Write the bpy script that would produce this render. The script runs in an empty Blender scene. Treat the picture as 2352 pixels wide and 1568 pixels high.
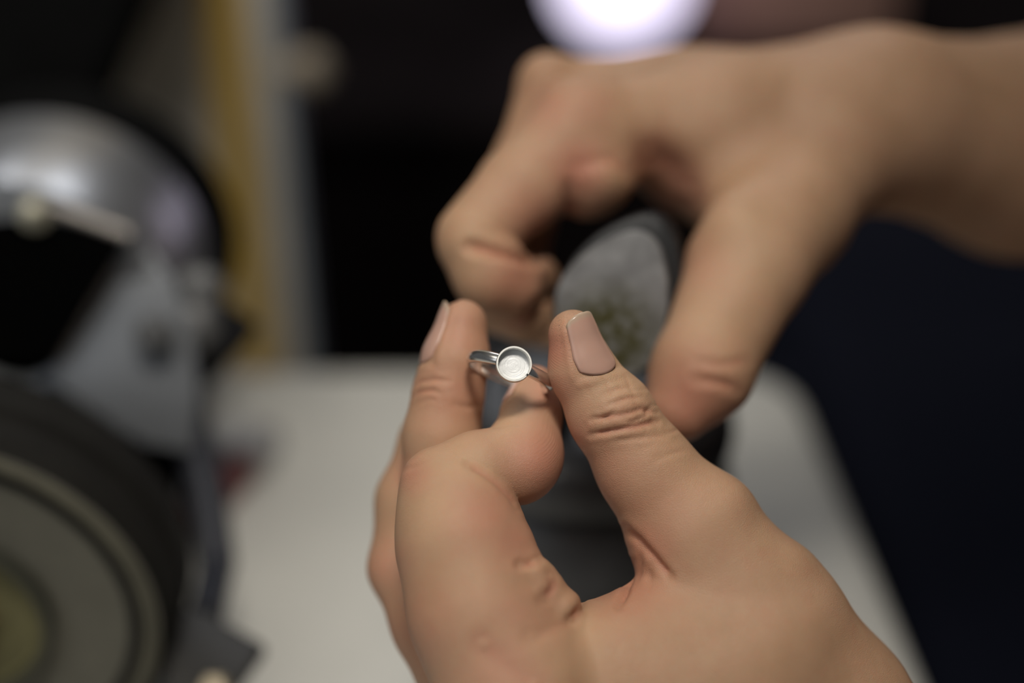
import bpy, bmesh, math, random
import numpy as np
from mathutils import Vector, Matrix

# ------------------------------------------------------------------ camera, world, lights, exposure
scn = bpy.context.scene
COL = scn.collection
CAM_Z, PITCH = 1.11, math.radians(30.0)
FPX = 2352 * 50.0 / 36.0                    # focal length in pixels of the 2352-wide frame
FOCUS = 0.3267                              # metres to the ring

cam_d = bpy.data.cameras.new('camera')
cam = bpy.data.objects.new('camera', cam_d)
COL.objects.link(cam)
cam.location = (0, 0, CAM_Z)
cam.rotation_euler = (math.pi / 2 - PITCH, 0, 0)
cam_d.lens, cam_d.sensor_width, cam_d.clip_start = 50.0, 36.0, 0.02
cam_d.dof.use_dof = True
cam_d.dof.focus_distance = FOCUS
cam_d.dof.aperture_fstop = 2.5
scn.camera = cam

w = bpy.data.worlds.new('room_air')
scn.world = w
w.use_nodes = True
w.node_tree.nodes['Background'].inputs[0].default_value = (0.80, 0.90, 1.0, 1)
w.node_tree.nodes['Background'].inputs[1].default_value = 0.06

scn.view_settings.view_transform = 'Standard'
scn.view_settings.look = 'None'
scn.view_settings.gamma = 1
scn.view_settings.use_curve_mapping = False
scn.view_settings.exposure = 0.0


def area(name, loc, target, size, size_y, power, color):
    l = bpy.data.lights.new(name, 'AREA')
    l.shape, l.size, l.size_y, l.energy, l.color = 'RECTANGLE', size, size_y, power, color
    o = bpy.data.objects.new(name, l)
    COL.objects.link(o)
    o.location = loc
    d = Vector(target) - Vector(loc)
    o.rotation_euler = d.to_track_quat('-Z', 'Y').to_euler()
    return o


area('ceiling_light', (-0.55, -0.10, 2.35), (-0.55, -0.10, 0), 1.2, 0.6, 6.5, (1.0, 0.95, 0.86))
area('rear_ceiling_light', (-0.15, 2.0, 2.40), (-0.1, 0.5, 0.8), 1.2, 0.35, 10, (0.93, 0.95, 1.0))
area('added_fill_light', (-1.1, -0.9, 1.85), (-0.1, 0.5, 0.9), 0.9, 1.1, 3.6, (0.90, 0.94, 1.0))  # fill light added behind the camera to brighten the post; no window there


def spot(name, loc, target, power, deg, color, soft):
    l = bpy.data.lights.new(name, 'SPOT')
    l.energy, l.color, l.spot_size, l.spot_blend, l.shadow_soft_size = power, color, math.radians(deg), 1.0, soft
    o = bpy.data.objects.new(name, l)
    COL.objects.link(o)
    o.location = loc
    o.rotation_euler = (Vector(target) - Vector(loc)).to_track_quat('-Z', 'Y').to_euler()


spot('bench_lamp', (0.03, 0.04, 1.72), (-0.055, 0.30, 0.9), 16.5, 38, (1.0, 0.95, 0.87), 0.09)      # task lamp above the hands
spot('added_post_light', (-0.34, 0.22, 1.50), (-0.19, 0.80, 1.0), 6.0, 62, (1.0, 0.95, 0.86), 0.06)     # unseen spot added to brighten the post and guard drum

# ------------------------------------------------------------------ coordinates
CP, SP = math.cos(PITCH), math.sin(PITCH)
RIGHT = np.array([1.0, 0, 0])
FWD = np.array([0, CP, -SP])
DOWN = np.array([0, -SP, -CP])
CAMLOC = np.array([0, 0, CAM_Z])


def cam2world(P):
    """camera frame (right, down, depth) in metres -> world"""
    P = np.asarray(P, float)
    return CAMLOC + P[..., 0:1] * RIGHT + P[..., 1:2] * DOWN + P[..., 2:3] * FWD


def world2cam(Q):
    Q = np.asarray(Q, float) - CAMLOC
    return np.stack([Q @ RIGHT, Q @ DOWN, Q @ FWD], -1)


def W(px, py, z):
    """world point seen at photograph pixel (px, py), z metres along the view axis"""
    return Vector(cam2world(np.array([(px - 1176) * z / FPX, (py - 784) * z / FPX, z])))


# ------------------------------------------------------------------ materials
MATS = {}


def mat(name, col, rough=0.6, metal=0.0, var=0.0, vscale=40.0, bump=0.0, bscale=200.0, coat=0.0,
        emit=None, estr=0.0, col2=None, spec=0.5, stretch=None):
    if name in MATS:
        return MATS[name]
    m = bpy.data.materials.new(name)
    m.use_nodes = True
    nt = m.node_tree
    b = nt.nodes['Principled BSDF']
    b.inputs['Roughness'].default_value = rough
    b.inputs['Metallic'].default_value = metal
    b.inputs['Coat Weight'].default_value = coat
    b.inputs['Specular IOR Level'].default_value = spec
    tc = nt.nodes.new('ShaderNodeTexCoord')
    co = tc.outputs['Object']
    if stretch:
        mp = nt.nodes.new('ShaderNodeMapping')
        mp.inputs['Scale'].default_value = stretch
        nt.links.new(co, mp.inputs['Vector'])
        co = mp.outputs['Vector']
    n = nt.nodes.new('ShaderNodeTexNoise')
    n.inputs['Scale'].default_value = vscale
    n.inputs['Detail'].default_value = 5
    nt.links.new(co, n.inputs['Vector'])
    r = nt.nodes.new('ShaderNodeValToRGB')
    c2 = col2 or tuple(max(0, c * (1 - var)) for c in col)
    r.color_ramp.elements[0].position, r.color_ramp.elements[1].position = 0.32, 0.68
    r.color_ramp.elements[0].color = (*c2, 1)
    r.color_ramp.elements[1].color = (*col, 1)
    nt.links.new(n.outputs['Fac'], r.inputs['Fac'])
    nt.links.new(r.outputs['Color'], b.inputs['Base Color'])
    if bump > 0:
        n2 = nt.nodes.new('ShaderNodeTexNoise')
        n2.inputs['Scale'].default_value = bscale
        n2.inputs['Detail'].default_value = 4
        nt.links.new(co, n2.inputs['Vector'])
        bp = nt.nodes.new('ShaderNodeBump')
        bp.inputs['Strength'].default_value = bump
        bp.inputs['Distance'].default_value = 0.001
        nt.links.new(n2.outputs['Fac'], bp.inputs['Height'])
        nt.links.new(bp.outputs['Normal'], b.inputs['Normal'])
    if emit:
        b.inputs['Emission Color'].default_value = (*emit, 1)
        b.inputs['Emission Strength'].default_value = estr
    MATS[name] = m
    return m


def skin_material():
    m = bpy.data.materials.new('skin')
    m.use_nodes = True
    nt = m.node_tree
    L = nt.links.new
    b = nt.nodes['Principled BSDF']
    tc = nt.nodes.new('ShaderNodeTexCoord')
    co = tc.outputs['Object']

    def noise(scale, detail=4, rough=0.55):
        n = nt.nodes.new('ShaderNodeTexNoise')
        n.inputs['Scale'].default_value = scale
        n.inputs['Detail'].default_value = detail
        n.inputs['Roughness'].default_value = rough
        L(co, n.inputs['Vector'])
        return n.outputs['Fac']

    def ramp(fac, p0, p1, c0, c1):
        r = nt.nodes.new('ShaderNodeValToRGB')
        r.color_ramp.elements[0].position, r.color_ramp.elements[1].position = p0, p1
        r.color_ramp.elements[0].color, r.color_ramp.elements[1].color = (*c0, 1), (*c1, 1)
        L(fac, r.inputs['Fac'])
        return r.outputs['Color']

    def mix(fac, a, c, mode='MIX'):
        x = nt.nodes.new('ShaderNodeMix')
        x.data_type, x.blend_type = 'RGBA', mode
        if isinstance(fac, float):
            x.inputs[0].default_value = fac
        else:
            L(fac, x.inputs[0])
        for sock, v in ((x.inputs[6], a), (x.inputs[7], c)):
            if isinstance(v, tuple):
                sock.default_value = (*v, 1)
            else:
                L(v, sock)
        return x.outputs[2]

    base = ramp(noise(45), 0.32, 0.68, (0.440, 0.260, 0.150), (0.520, 0.312, 0.193))
    base = mix(ramp(noise(110, 3), 0.45, 0.75, (0, 0, 0), (0.45, 0.45, 0.45)), base, (0.54, 0.335, 0.200))
    base = mix(ramp(noise(260, 5), 0.45, 0.8, (0, 0, 0), (0.35, 0.35, 0.35)), base, (0.52, 0.25, 0.155))
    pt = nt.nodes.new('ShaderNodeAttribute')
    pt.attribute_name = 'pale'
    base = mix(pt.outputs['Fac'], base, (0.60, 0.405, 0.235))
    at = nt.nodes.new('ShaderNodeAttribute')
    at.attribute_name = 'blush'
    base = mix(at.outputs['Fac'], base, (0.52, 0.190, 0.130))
    dt = nt.nodes.new('ShaderNodeAttribute')
    dt.attribute_name = 'grime'
    dm = nt.nodes.new('ShaderNodeMath')
    dm.operation = 'MULTIPLY'
    L(dt.outputs['Fac'], dm.inputs[0])
    L(ramp(noise(2300, 3, 0.7), 0.56, 0.72, (0, 0, 0), (0.8, 0.8, 0.8)), dm.inputs[1])
    base = mix(dm.outputs[0], base, (0.07, 0.05, 0.04))
    L(base, b.inputs['Base Color'])
    b.inputs['Roughness'].default_value = 0.52
    b.inputs['Specular IOR Level'].default_value = 0.35
    b.inputs['Subsurface Weight'].default_value = 0.22
    b.inputs['Subsurface Radius'].default_value = (1.0, 0.35, 0.18)
    b.inputs['Subsurface Scale'].default_value = 0.0025
    # fine relief: faint polygonal skin cells, soft unevenness, papillary ridges on the finger pads
    v = nt.nodes.new('ShaderNodeTexVoronoi')
    v.feature = 'DISTANCE_TO_EDGE'
    v.inputs['Scale'].default_value = 1500
    wob = nt.nodes.new('ShaderNodeMapping')
    wob.inputs['Scale'].default_value = (1.0, 1.4, 1.7)
    L(co, wob.inputs['Vector'])
    L(wob.outputs['Vector'], v.inputs['Vector'])

    def math_(op, a, c):
        x = nt.nodes.new('ShaderNodeMath')
        x.operation = op
        for s_, val in ((x.inputs[0], a), (x.inputs[1], c)):
            if isinstance(val, float):
                s_.default_value = val
            else:
                L(val, s_)
        return x.outputs[0]

    cells = math_('MULTIPLY', math_('MINIMUM', v.outputs['Distance'], 0.20), 1.5)
    pd_ = nt.nodes.new('ShaderNodeAttribute')
    pd_.attribute_name = 'pad'
    wv = nt.nodes.new('ShaderNodeTexWave')
    wv.wave_type, wv.bands_direction = 'BANDS', 'Z'
    wv.inputs['Scale'].default_value = 560
    wv.inputs['Distortion'].default_value = 2.2
    wv.inputs['Detail'].default_value = 1.0
    wv.inputs['Detail Scale'].default_value = 0.35
    L(co, wv.inputs['Vector'])
    ridges = math_('MULTIPLY', math_('MULTIPLY', wv.outputs['Fac'], 0.24), pd_.outputs['Fac'])
    inv = math_('SUBTRACT', 1.0, pd_.outputs['Fac'])
    hgt = math_('ADD', math_('MULTIPLY', cells, inv), ridges)
    hgt = math_('ADD', hgt, math_('MULTIPLY', noise(900, 3), 0.35))
    hgt = math_('ADD', hgt, math_('MULTIPLY', noise(260, 3), 0.7))
    bp = nt.nodes.new('ShaderNodeBump')
    bp.inputs['Strength'].default_value = 0.75
    bp.inputs['Distance'].default_value = 0.00016
    L(hgt, bp.inputs['Height'])
    L(bp.outputs['Normal'], b.inputs['Normal'])
    MATS['skin'] = m
    return m


# ------------------------------------------------------------------ object helpers
def link(name, me, material=None, parent=None, smooth=True):
    o = bpy.data.objects.new(name, me)
    COL.objects.link(o)
    if material is not None and not me.materials:
        me.materials.append(material)
    if smooth:
        me.polygons.foreach_set('use_smooth', [True] * len(me.polygons))
    if parent is not None:
        o.parent = parent
        o.matrix_parent_inverse = parent.matrix_basis.inverted()
    return o


def tag(o, label=None, cat=None, kind=None, group=None):
    if label:
        o['label'] = label
    if cat:
        o['category'] = cat
    if kind:
        o['kind'] = kind
    if group:
        o['group'] = group
    return o


def thing(name, label, cat, loc):
    o = bpy.data.objects.new(name, None)
    o.empty_display_size = 0.05
    COL.objects.link(o)
    o.location = loc
    return tag(o, label, cat)


def from_bm(name, bm, material, parent=None, smooth=True, auto=None):
    me = bpy.data.meshes.new(name)
    bmesh.ops.recalc_face_normals(bm, faces=bm.faces)
    bm.to_mesh(me)
    bm.free()
    o = link(name, me, material, parent, smooth)
    if auto:
        sharp_by_angle(me, auto)
    return o


def sharp_by_angle(me, deg):
    me.set_sharp_from_angle(angle=math.radians(deg))


def frame(axis, up=(0, 0, 1)):
    z = Vector(axis).normalized()
    x = Vector(up).cross(z)
    if x.length < 1e-4:
        x = Vector((1, 0, 0)).cross(z)
    x.normalize()
    y = z.cross(x)
    return Matrix((x, y, z)).transposed()


def lathe_bm(bm, prof, origin, axis, n=64, sx=1.0, sy=1.0, up=(0, 0, 1)):
    """revolve (radius, height) pairs about axis through origin"""
    M = frame(axis, up)
    origin = Vector(origin)
    rings = []
    for r, h in prof:
        if r < 1e-7:
            rings.append([bm.verts.new(origin + M @ Vector((0, 0, h)))])
        else:
            rings.append([bm.verts.new(origin + M @ Vector((r * sx * math.cos(2 * math.pi * i / n),
                                                           r * sy * math.sin(2 * math.pi * i / n), h)))
                          for i in range(n)])
    for a, b in zip(rings[:-1], rings[1:]):
        for i in range(n):
            j = (i + 1) % n
            if len(a) == 1 and len(b) == 1:
                continue
            if len(a) == 1:
                bm.faces.new((a[0], b[j], b[i]))
            elif len(b) == 1:
                bm.faces.new((a[i], a[j], b[0]))
            else:
                bm.faces.new((a[i], a[j], b[j], b[i]))
    return bm


def lathe(name, prof, origin, axis, material, parent=None, n=64, auto=40, **k):
    return from_bm(name, lathe_bm(bmesh.new(), prof, origin, axis, n, **k), material, parent, True, auto)


def box_bm(bm, c, size, rot=None, bevel=0.0, seg=2):
    M = Matrix.Translation(Vector(c)) @ ((rot or Matrix.Identity(3)).to_4x4()) @ Matrix.Diagonal((*size, 1))
    r = bmesh.ops.create_cube(bm, size=1.0, matrix=M)
    if bevel:
        es = list({e for v in r['verts'] for e in v.link_edges})
        bmesh.ops.bevel(bm, geom=es, offset=bevel, segments=seg, affect='EDGES', profile=0.5)
    return bm


def box(name, c, size, material, parent=None, rot=None, bevel=0.0, seg=2):
    return from_bm(name, box_bm(bmesh.new(), c, size, rot, bevel, seg), material, parent, True, 35)


def prism(name, pts, thick, material, parent=None, bevel=0.0):
    """planar world polygon thickened away from the camera side"""
    bm = bmesh.new()
    vs = [bm.verts.new(Vector(p)) for p in pts]
    f = bm.faces.new(vs)
    bm.normal_update()
    n = f.normal.copy()
    if n.dot(Vector(CAMLOC) - f.calc_center_median()) > 0:
        n = -n
    r = bmesh.ops.extrude_face_region(bm, geom=[f])
    bmesh.ops.translate(bm, verts=[v for v in r['geom'] if isinstance(v, bmesh.types.BMVert)], vec=n * thick)
    if bevel:
        bmesh.ops.bevel(bm, geom=list(bm.edges), offset=bevel, segments=3, affect='EDGES', profile=0.5)
    return from_bm(name, bm, material, parent, True, 35)


def tube(name, pts, r, material, parent=None, n=12):
    """round bar through points, radius r (number or list)"""
    bm = bmesh.new()
    pts = [Vector(p) for p in pts]
    rs = r if isinstance(r, (list, tuple)) else [r] * len(pts)
    rings = []
    for i, p in enumerate(pts):
        t = (pts[min(i + 1, len(pts) - 1)] - pts[max(i - 1, 0)])
        M = frame(t, (0.13, 0.3, 0.95))
        rings.append([bm.verts.new(p + M @ Vector((rs[i] * math.cos(2 * math.pi * k / n), rs[i] * math.sin(2 * math.pi * k / n), 0))) for k in range(n)])
    for a, b in zip(rings[:-1], rings[1:]):
        for k in range(n):
            bm.faces.new((a[k], a[(k + 1) % n], b[(k + 1) % n], b[k]))
    bm.faces.new(rings[0][::-1])
    bm.faces.new(rings[-1])
    return from_bm(name, bm, material, parent, True, 50)


# ------------------------------------------------------------------ signed-distance modelling (numpy)
def smin(a, b, k):
    if k <= 0:
        return np.minimum(a, b)
    h = np.maximum(k - np.abs(a - b), 0) / k
    return np.minimum(a, b) - h * h * (k * 0.25)


def d_cone(P, a, b, r1, r2):
    """round cone from a (radius r1) to b (radius r2)"""
    a = a.astype(np.float32)
    ba = (b - a).astype(np.float32)
    l2 = float(ba @ ba)
    rr = float(r1 - r2)
    a2 = l2 - rr * rr
    pa = P - a
    if a2 <= 1e-9:
        big, rad = (a, r1) if r1 > r2 else (b.astype(np.float32), r2)
        return np.linalg.norm(P - big, axis=1) - rad
    il2 = 1.0 / l2
    y = pa @ ba
    z = y - l2
    q = pa * l2 - np.outer(y, ba)
    x2 = np.einsum('ij,ij->i', q, q)
    y2 = y * y * l2
    z2 = z * z * l2
    k = math.copysign(1, rr) * rr * rr * x2 if rr else 0 * x2
    d = (np.sqrt(x2 * a2 * il2) + y * rr) * il2 - r1
    c1 = np.sign(z) * a2 * z2 > k
    c2 = np.sign(y) * a2 * y2 < k
    d = np.where(c2, np.sqrt(x2 + y2) * il2 - r1, d)
    d = np.where(c1, np.sqrt(x2 + z2) * il2 - r2, d)
    return d


def d_ell(P, c, R, rad):
    """rotated ellipsoid; R rows are its axes"""
    q = (P - c.astype(np.float32)) @ R.T.astype(np.float32)
    k0 = np.linalg.norm(q / rad, axis=1)
    k1 = np.linalg.norm(q / (rad * rad), axis=1)
    return k0 * (k0 - 1.0) / np.maximum(k1, 1e-6)


class Figure:
    """groups of prims in millimetres: each group is a finger; 'palm' blends with each of them"""

    def __init__(self):
        self.g = {}
        self.k = {}
        self.cell, self.far = 16.0, 16.0    # mm: batch size, and how far prims matter

    def chain(self, grp, pts, k=2.5):
        self.k[grp] = k
        lst = self.g.setdefault(grp, [])
        for (a, ra), (b, rb) in zip(pts[:-1], pts[1:]):
            lst.append(('c', a, b, ra, rb))

    def ball(self, grp, c, rad, R=None):
        self.g.setdefault(grp, []).append(('e', c, np.eye(3) if R is None else R, np.array(rad, np.float32)))

    def group(self, P, grp):
        d = None
        lo, hi = P.min(0), P.max(0)
        for p in self.g[grp]:
            if p[0] == 'c':
                r = np.maximum(p[3], p[4])
                a, b = np.minimum(p[1], p[2]) - r, np.maximum(p[1], p[2]) + r
            else:
                a, b = p[1] - p[3].max(), p[1] + p[3].max()
            gap = np.maximum(np.maximum(a - hi, lo - b), 0)
            if gap @ gap > self.far ** 2:
                continue
            e = d_cone(P, *p[1:]) if p[0] == 'c' else d_ell(P, *p[1:])
            d = e if d is None else smin(d, e, self.k.get(grp, 3))
        return np.full(len(P), self.far, np.float32) if d is None else d

    def eval(self, P, blend=6.0, want_id=False):
        """sort the points into compact batches, then evaluate batch by batch"""
        P = np.asarray(P, np.float32)
        q = np.floor(P / self.cell).astype(np.int64)
        q -= q.min(0)
        m = q.max(0) + 1
        key = (q[:, 0] * m[1] + q[:, 1]) * m[2] + q[:, 2]
        order = np.argsort(key, kind='stable')
        cuts = np.flatnonzero(np.diff(key[order])) + 1
        out = np.empty(len(P), np.float32)
        ids = np.empty(len(P), int)
        names = []
        for part in np.split(order, cuts):
            if want_id:
                out[part], ids[part], names = self.eval_batch(P[part], blend, True)
            else:
                out[part] = self.eval_batch(P[part], blend)
        return (out, ids, names) if want_id else out

    def eval_batch(self, P, blend=6.0, want_id=False):
        pd = self.group(P, 'palm') if 'palm' in self.g else None
        out, ids = None, None
        names = [n for n in self.g if n != 'palm'] or ['palm']
        for i, n in enumerate(names):
            d = self.group(P, n)
            c = smin(d, pd, blend) if pd is not None and n != 'palm' else d
            if out is None:
                out, ids, best = c, np.zeros(len(P), int), d
            else:
                out = smin(out, c, 0.35)
                m = d < best
                ids[m] = i
                best = np.minimum(best, d)
        if want_id:
            if pd is not None:
                ids[pd < best - 0.8] = -1
            return out, ids, names
        return out

    def bounds(self):
        lo, hi = np.full(3, 1e9), np.full(3, -1e9)
        for lst in self.g.values():
            for p in lst:
                for c, r in (((p[1], p[3]), (p[2], p[4])) if p[0] == 'c' else ((p[1], float(p[3].max())),)):
                    lo, hi = np.minimum(lo, c - r), np.maximum(hi, c + r)
        return lo, hi

    def polygonise(self, vox, clip=None, blend=6.0):
        """sparse surface nets; returns vertices (mm) and quads"""
        self.cell, self.far = max(16.0, 30 * vox), max(16.0, 14 * vox)
        lo, hi = self.bounds()
        if clip is not None:
            lo, hi = np.maximum(lo, clip[0]), np.minimum(hi, clip[1])
        lo, hi = lo - 3 * vox, hi + 3 * vox
        B = 4
        nb = np.ceil((hi - lo) / (vox * B)).astype(int) + 1
        idx = np.indices(nb).reshape(3, -1).T
        cen = lo + (idx + 0.5) * vox * B - vox * 0.5
        dc = self.eval(cen, blend)
        act = np.abs(dc) < vox * B * 0.87 * 1.5
        n = nb * B
        D = np.repeat(np.repeat(np.repeat(np.where(dc < 0, -9, 9).astype(np.float32).reshape(nb), B, 0), B, 1), B, 2)
        off = np.indices((B, B, B)).reshape(3, -1).T
        fi = (idx[act][:, None, :] * B + off[None]).reshape(-1, 3)
        vals = []
        for c in np.array_split(fi, max(1, len(fi) // 250000)):
            vals.append(self.eval(lo + c * vox, blend))
        D[fi[:, 0], fi[:, 1], fi[:, 2]] = np.concatenate(vals)
        # close the figure at the grid border
        for ax in range(3):
            s = [slice(None)] * 3
            for e in (0, -1):
                s[ax] = e
                D[tuple(s)] = np.maximum(D[tuple(s)], vox * 0.5)
        S = D < 0
        cnt = np.zeros(tuple(n - 1), np.int8)
        for a in (0, 1):
            for b_ in (0, 1):
                for c in (0, 1):
                    cnt += S[a:n[0] - 1 + a, b_:n[1] - 1 + b_, c:n[2] - 1 + c]
        cells = np.argwhere((cnt > 0) & (cnt < 8))
        vid = np.full(tuple(n - 1), -1, np.int64)
        vid[cells[:, 0], cells[:, 1], cells[:, 2]] = np.arange(len(cells))
        corners = np.array([(a, b_, c) for a in (0, 1) for b_ in (0, 1) for c in (0, 1)])
        cv = np.stack([D[cells[:, 0] + o[0], cells[:, 1] + o[1], cells[:, 2] + o[2]] for o in corners], 1)
        acc = np.zeros((len(cells), 3))
        num = np.zeros(len(cells))
        for i in range(8):
            for j in range(i + 1, 8):
                if np.abs(corners[i] - corners[j]).sum() != 1:
                    continue
                m = (cv[:, i] < 0) != (cv[:, j] < 0)
                t = cv[m, i] / (cv[m, i] - cv[m, j])
                acc[m] += corners[i] + t[:, None] * (corners[j] - corners[i])
                num[m] += 1
        V = lo + (cells + acc / num[:, None]) * vox
        quads = []
        for ax in range(3):
            u, v = (ax + 1) % 3, (ax + 2) % 3
            s0, s1 = [slice(None)] * 3, [slice(None)] * 3
            s0[ax], s1[ax] = slice(0, -1), slice(1, None)
            A, Bb = S[tuple(s0)], S[tuple(s1)]
            e = np.argwhere(A != Bb)
            e = e[(e[:, u] > 0) & (e[:, v] > 0) & (e[:, u] < n[u] - 1) & (e[:, v] < n[v] - 1)]
            inside = A[e[:, 0], e[:, 1], e[:, 2]]
            q = []
            for du, dv in ((1, 1), (0, 1), (0, 0), (1, 0)):
                c = e.copy()
                c[:, u] -= du
                c[:, v] -= dv
                q.append(vid[c[:, 0], c[:, 1], c[:, 2]])
            q = np.stack(q, 1)
            q[~inside] = q[~inside][:, ::-1]
            quads.append(q)
        F = np.concatenate(quads)
        F = F[(F >= 0).all(1)]
        return V, F

    def normals(self, V, blend=6.0, h=0.15):
        d0 = self.eval(V, blend)
        g = np.stack([self.eval(V + np.eye(3)[i] * h, blend) - d0 for i in range(3)], 1)
        ln = np.linalg.norm(g, axis=1, keepdims=True)
        return g / np.maximum(ln, 1e-6)

    def refine(self, V, it=2, blend=6.0):
        for _ in range(it):
            n = self.normals(V, blend)
            V = V - np.clip(self.eval(V, blend), -0.6, 0.6)[:, None] * n
        return V, self.normals(V, blend)


def K(px, py, dz, rpx):
    """joint: pixel, depth in mm past the focus plane, radius in pixels -> (centre mm, radius mm)"""
    z = FOCUS * 1000 + dz
    return np.array([(px - 1176) * z / FPX, (py - 784) * z / FPX, z]), rpx * z / FPX


def KW(x, y, z, r):
    """joint given in world metres"""
    return world2cam(np.array([x, y, z])) * 1000, r * 1000


def to_pixels(V):
    return np.stack([V[:, 0] / V[:, 2] * FPX + 1176, V[:, 1] / V[:, 2] * FPX + 784], 1)


def seg_dist(p, pts):
    d = np.full(len(p), 1e9)
    for a, b in zip(pts[:-1], pts[1:]):
        a, b = np.array(a, float), np.array(b, float)
        t = np.clip(((p - a) @ (b - a)) / max(1e-9, (b - a) @ (b - a)), 0, 1)
        d = np.minimum(d, np.linalg.norm(p - (a + t[:, None] * (b - a)), axis=1))
    return d


def mesh_np(name, V, F, attrs=None):
    me = bpy.data.meshes.new(name)
    me.vertices.add(len(V))
    me.vertices.foreach_set('co', np.asarray(V, np.float32).ravel())
    me.loops.add(F.size)
    me.loops.foreach_set('vertex_index', F.astype(np.int32).ravel())
    me.polygons.add(len(F))
    me.polygons.foreach_set('loop_start', np.arange(0, F.size, F.shape[1], dtype=np.int32))
    me.update(calc_edges=True)
    for k, v in (attrs or {}).items():
        a = me.attributes.new(k, 'FLOAT', 'POINT')
        a.data.foreach_set('value', np.asarray(v, np.float32))
    return me
# ------------------------------------------------------------------ setting
tag(box('floor', (0, 1.0, -0.01), (5, 5, 0.02), mat('dark_floor', (0.05, 0.045, 0.04), 0.7, var=0.3, vscale=6)), kind='structure')
tag(box('wall_back', (0, 2.2, 1.3), (5, 0.05, 2.6), mat('dark_wall', (0.035, 0.03, 0.03), 0.85, var=0.2, vscale=4)), kind='structure')
tag(box('ceiling', (0, 0.2, 2.62), (5, 4.2, 0.04), mat('ceiling_paint', (0.6, 0.6, 0.58), 0.9, var=0.05)), kind='structure')

# dark cabinet behind the bench
cabm = mat('black_brown_wood', (0.015, 0.0115, 0.0115), 0.95, var=0.4, vscale=8, stretch=(1, 1, 12), spec=0.02)
cab = thing('storage_cabinet', 'black-brown low storage cabinet behind the white bench', 'cabinet', (0.2, 1.32, 0))
box('body', (0.2, 1.32, 0.34), (1.7, 0.5, 0.66), cabm, cab, bevel=0.004)
box('top', (0.2, 1.315, 0.685), (1.74, 0.54, 0.03), cabm, cab, bevel=0.004)
for i in range(4):
    dx = -0.4375 + i * 0.425
    dd = box('door', (dx, 1.061, 0.34), (0.41, 0.018, 0.62), cabm, cab, bevel=0.003)
    lathe('knob', [(0, 0.020), (0.008, 0.018), (0.011, 0.012), (0.006, 0.004), (0.006, 0)], (dx + 0.16, 1.053, 0.55), (0, -1, 0), mat('dull_brass', (0.25, 0.2, 0.12), 0.4, 0.8), dd, n=20)

# ------------------------------------------------------------------ white bench top
def rounded_slab(name, x0, x1, y0, y1, z0, z1, r, material, parent):
    bm = bmesh.new()
    vs = []
    for cx, cy, a0 in ((x1 - r, y1 - r, 0), (x0 + r, y1 - r, 90), (x0 + r, y0 + r, 180), (x1 - r, y0 + r, 270)):
        for k in range(13):
            a = math.radians(a0 + 7.5 * k)
            vs.append(bm.verts.new((cx + r * math.cos(a), cy + r * math.sin(a), z1)))
    f = bm.faces.new(vs)
    e = bmesh.ops.extrude_face_region(bm, geom=[f])
    bmesh.ops.translate(bm, verts=[v for v in e['geom'] if isinstance(v, bmesh.types.BMVert)], vec=(0, 0, z0 - z1))
    es = [ed for ed in bm.edges if abs(ed.verts[0].co.z - ed.verts[1].co.z) < 1e-6]
    bmesh.ops.bevel(bm, geom=es, offset=0.010, segments=4, affect='EDGES', profile=0.5)
    for v in bm.verts:                           # the free end is cut slightly askew
        if v.co.x > 0.5 * (x0 + x1):
            v.co.x += 0.06 * (y1 - v.co.y)
    return from_bm(name, bm, material, parent, True, 50)


TBL = 0.75
bench = thing('work_bench', 'white work bench with a rounded corner under the hands and grinder', 'bench', (-0.3, 0.25, 0))
benchm = mat('white_laminate', (0.66, 0.64, 0.575), 0.42, var=0.05, vscale=14)
rounded_slab('top', -0.75, 0.137, -0.12, 0.60, TBL - 0.03, TBL, 0.032, benchm, bench)
for lx in (-0.70, 0.09):
    for ly in (-0.07, 0.55):
        tube('leg', [(lx, ly, 0), (lx, ly, TBL - 0.031)], 0.018, mat('grey_leg', (0.25, 0.25, 0.26), 0.5, 0.3), bench)

# ------------------------------------------------------------------ post with the yellow band
PY = 0.80
post = thing('support_post', 'beige upright post with a yellow band behind the grinder', 'post', (-0.185, PY, 0))
box('panel', (-0.191, PY + 0.012, 0.9), (0.100, 0.024, 1.8), mat('beige_paint', (0.74, 0.66, 0.53), 0.7, var=0.12, vscale=18), post, bevel=0.003)
box('yellow_band', (-0.165, PY - 0.0015, 0.9), (0.022, 0.003, 1.8), mat('ochre_tape', (0.62, 0.40, 0.09), 0.55, var=0.15, vscale=30), post)
box('edge_strip', (-0.137, PY + 0.010, 0.9), (0.010, 0.030, 1.8), mat('grey_trim', (0.40, 0.43, 0.46), 0.5, var=0.1), post, bevel=0.002)
kn = W(712, 160, 0.80)
latch = thing('cabinet_latch', 'small blurred grey-brown knob sticking out beside the beige post', 'knob', kn)
lm = mat('grey_brown_metal', (0.50, 0.42, 0.32), 0.5, 0.2, var=0.3, vscale=60)
lathe('knob', [(0, -0.010), (0.010, -0.009), (0.014, -0.002), (0.012, 0.006), (0.006, 0.009), (0.004, 0.011)], kn, (0.25, 0.45, 0.5), lm, latch, n=24)
tube('stem', [kn, kn + Vector((-0.02, 0.005, -0.004)), Vector((-0.133, PY + 0.008, kn.z - 0.006))], 0.0045, lm, latch)

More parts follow.
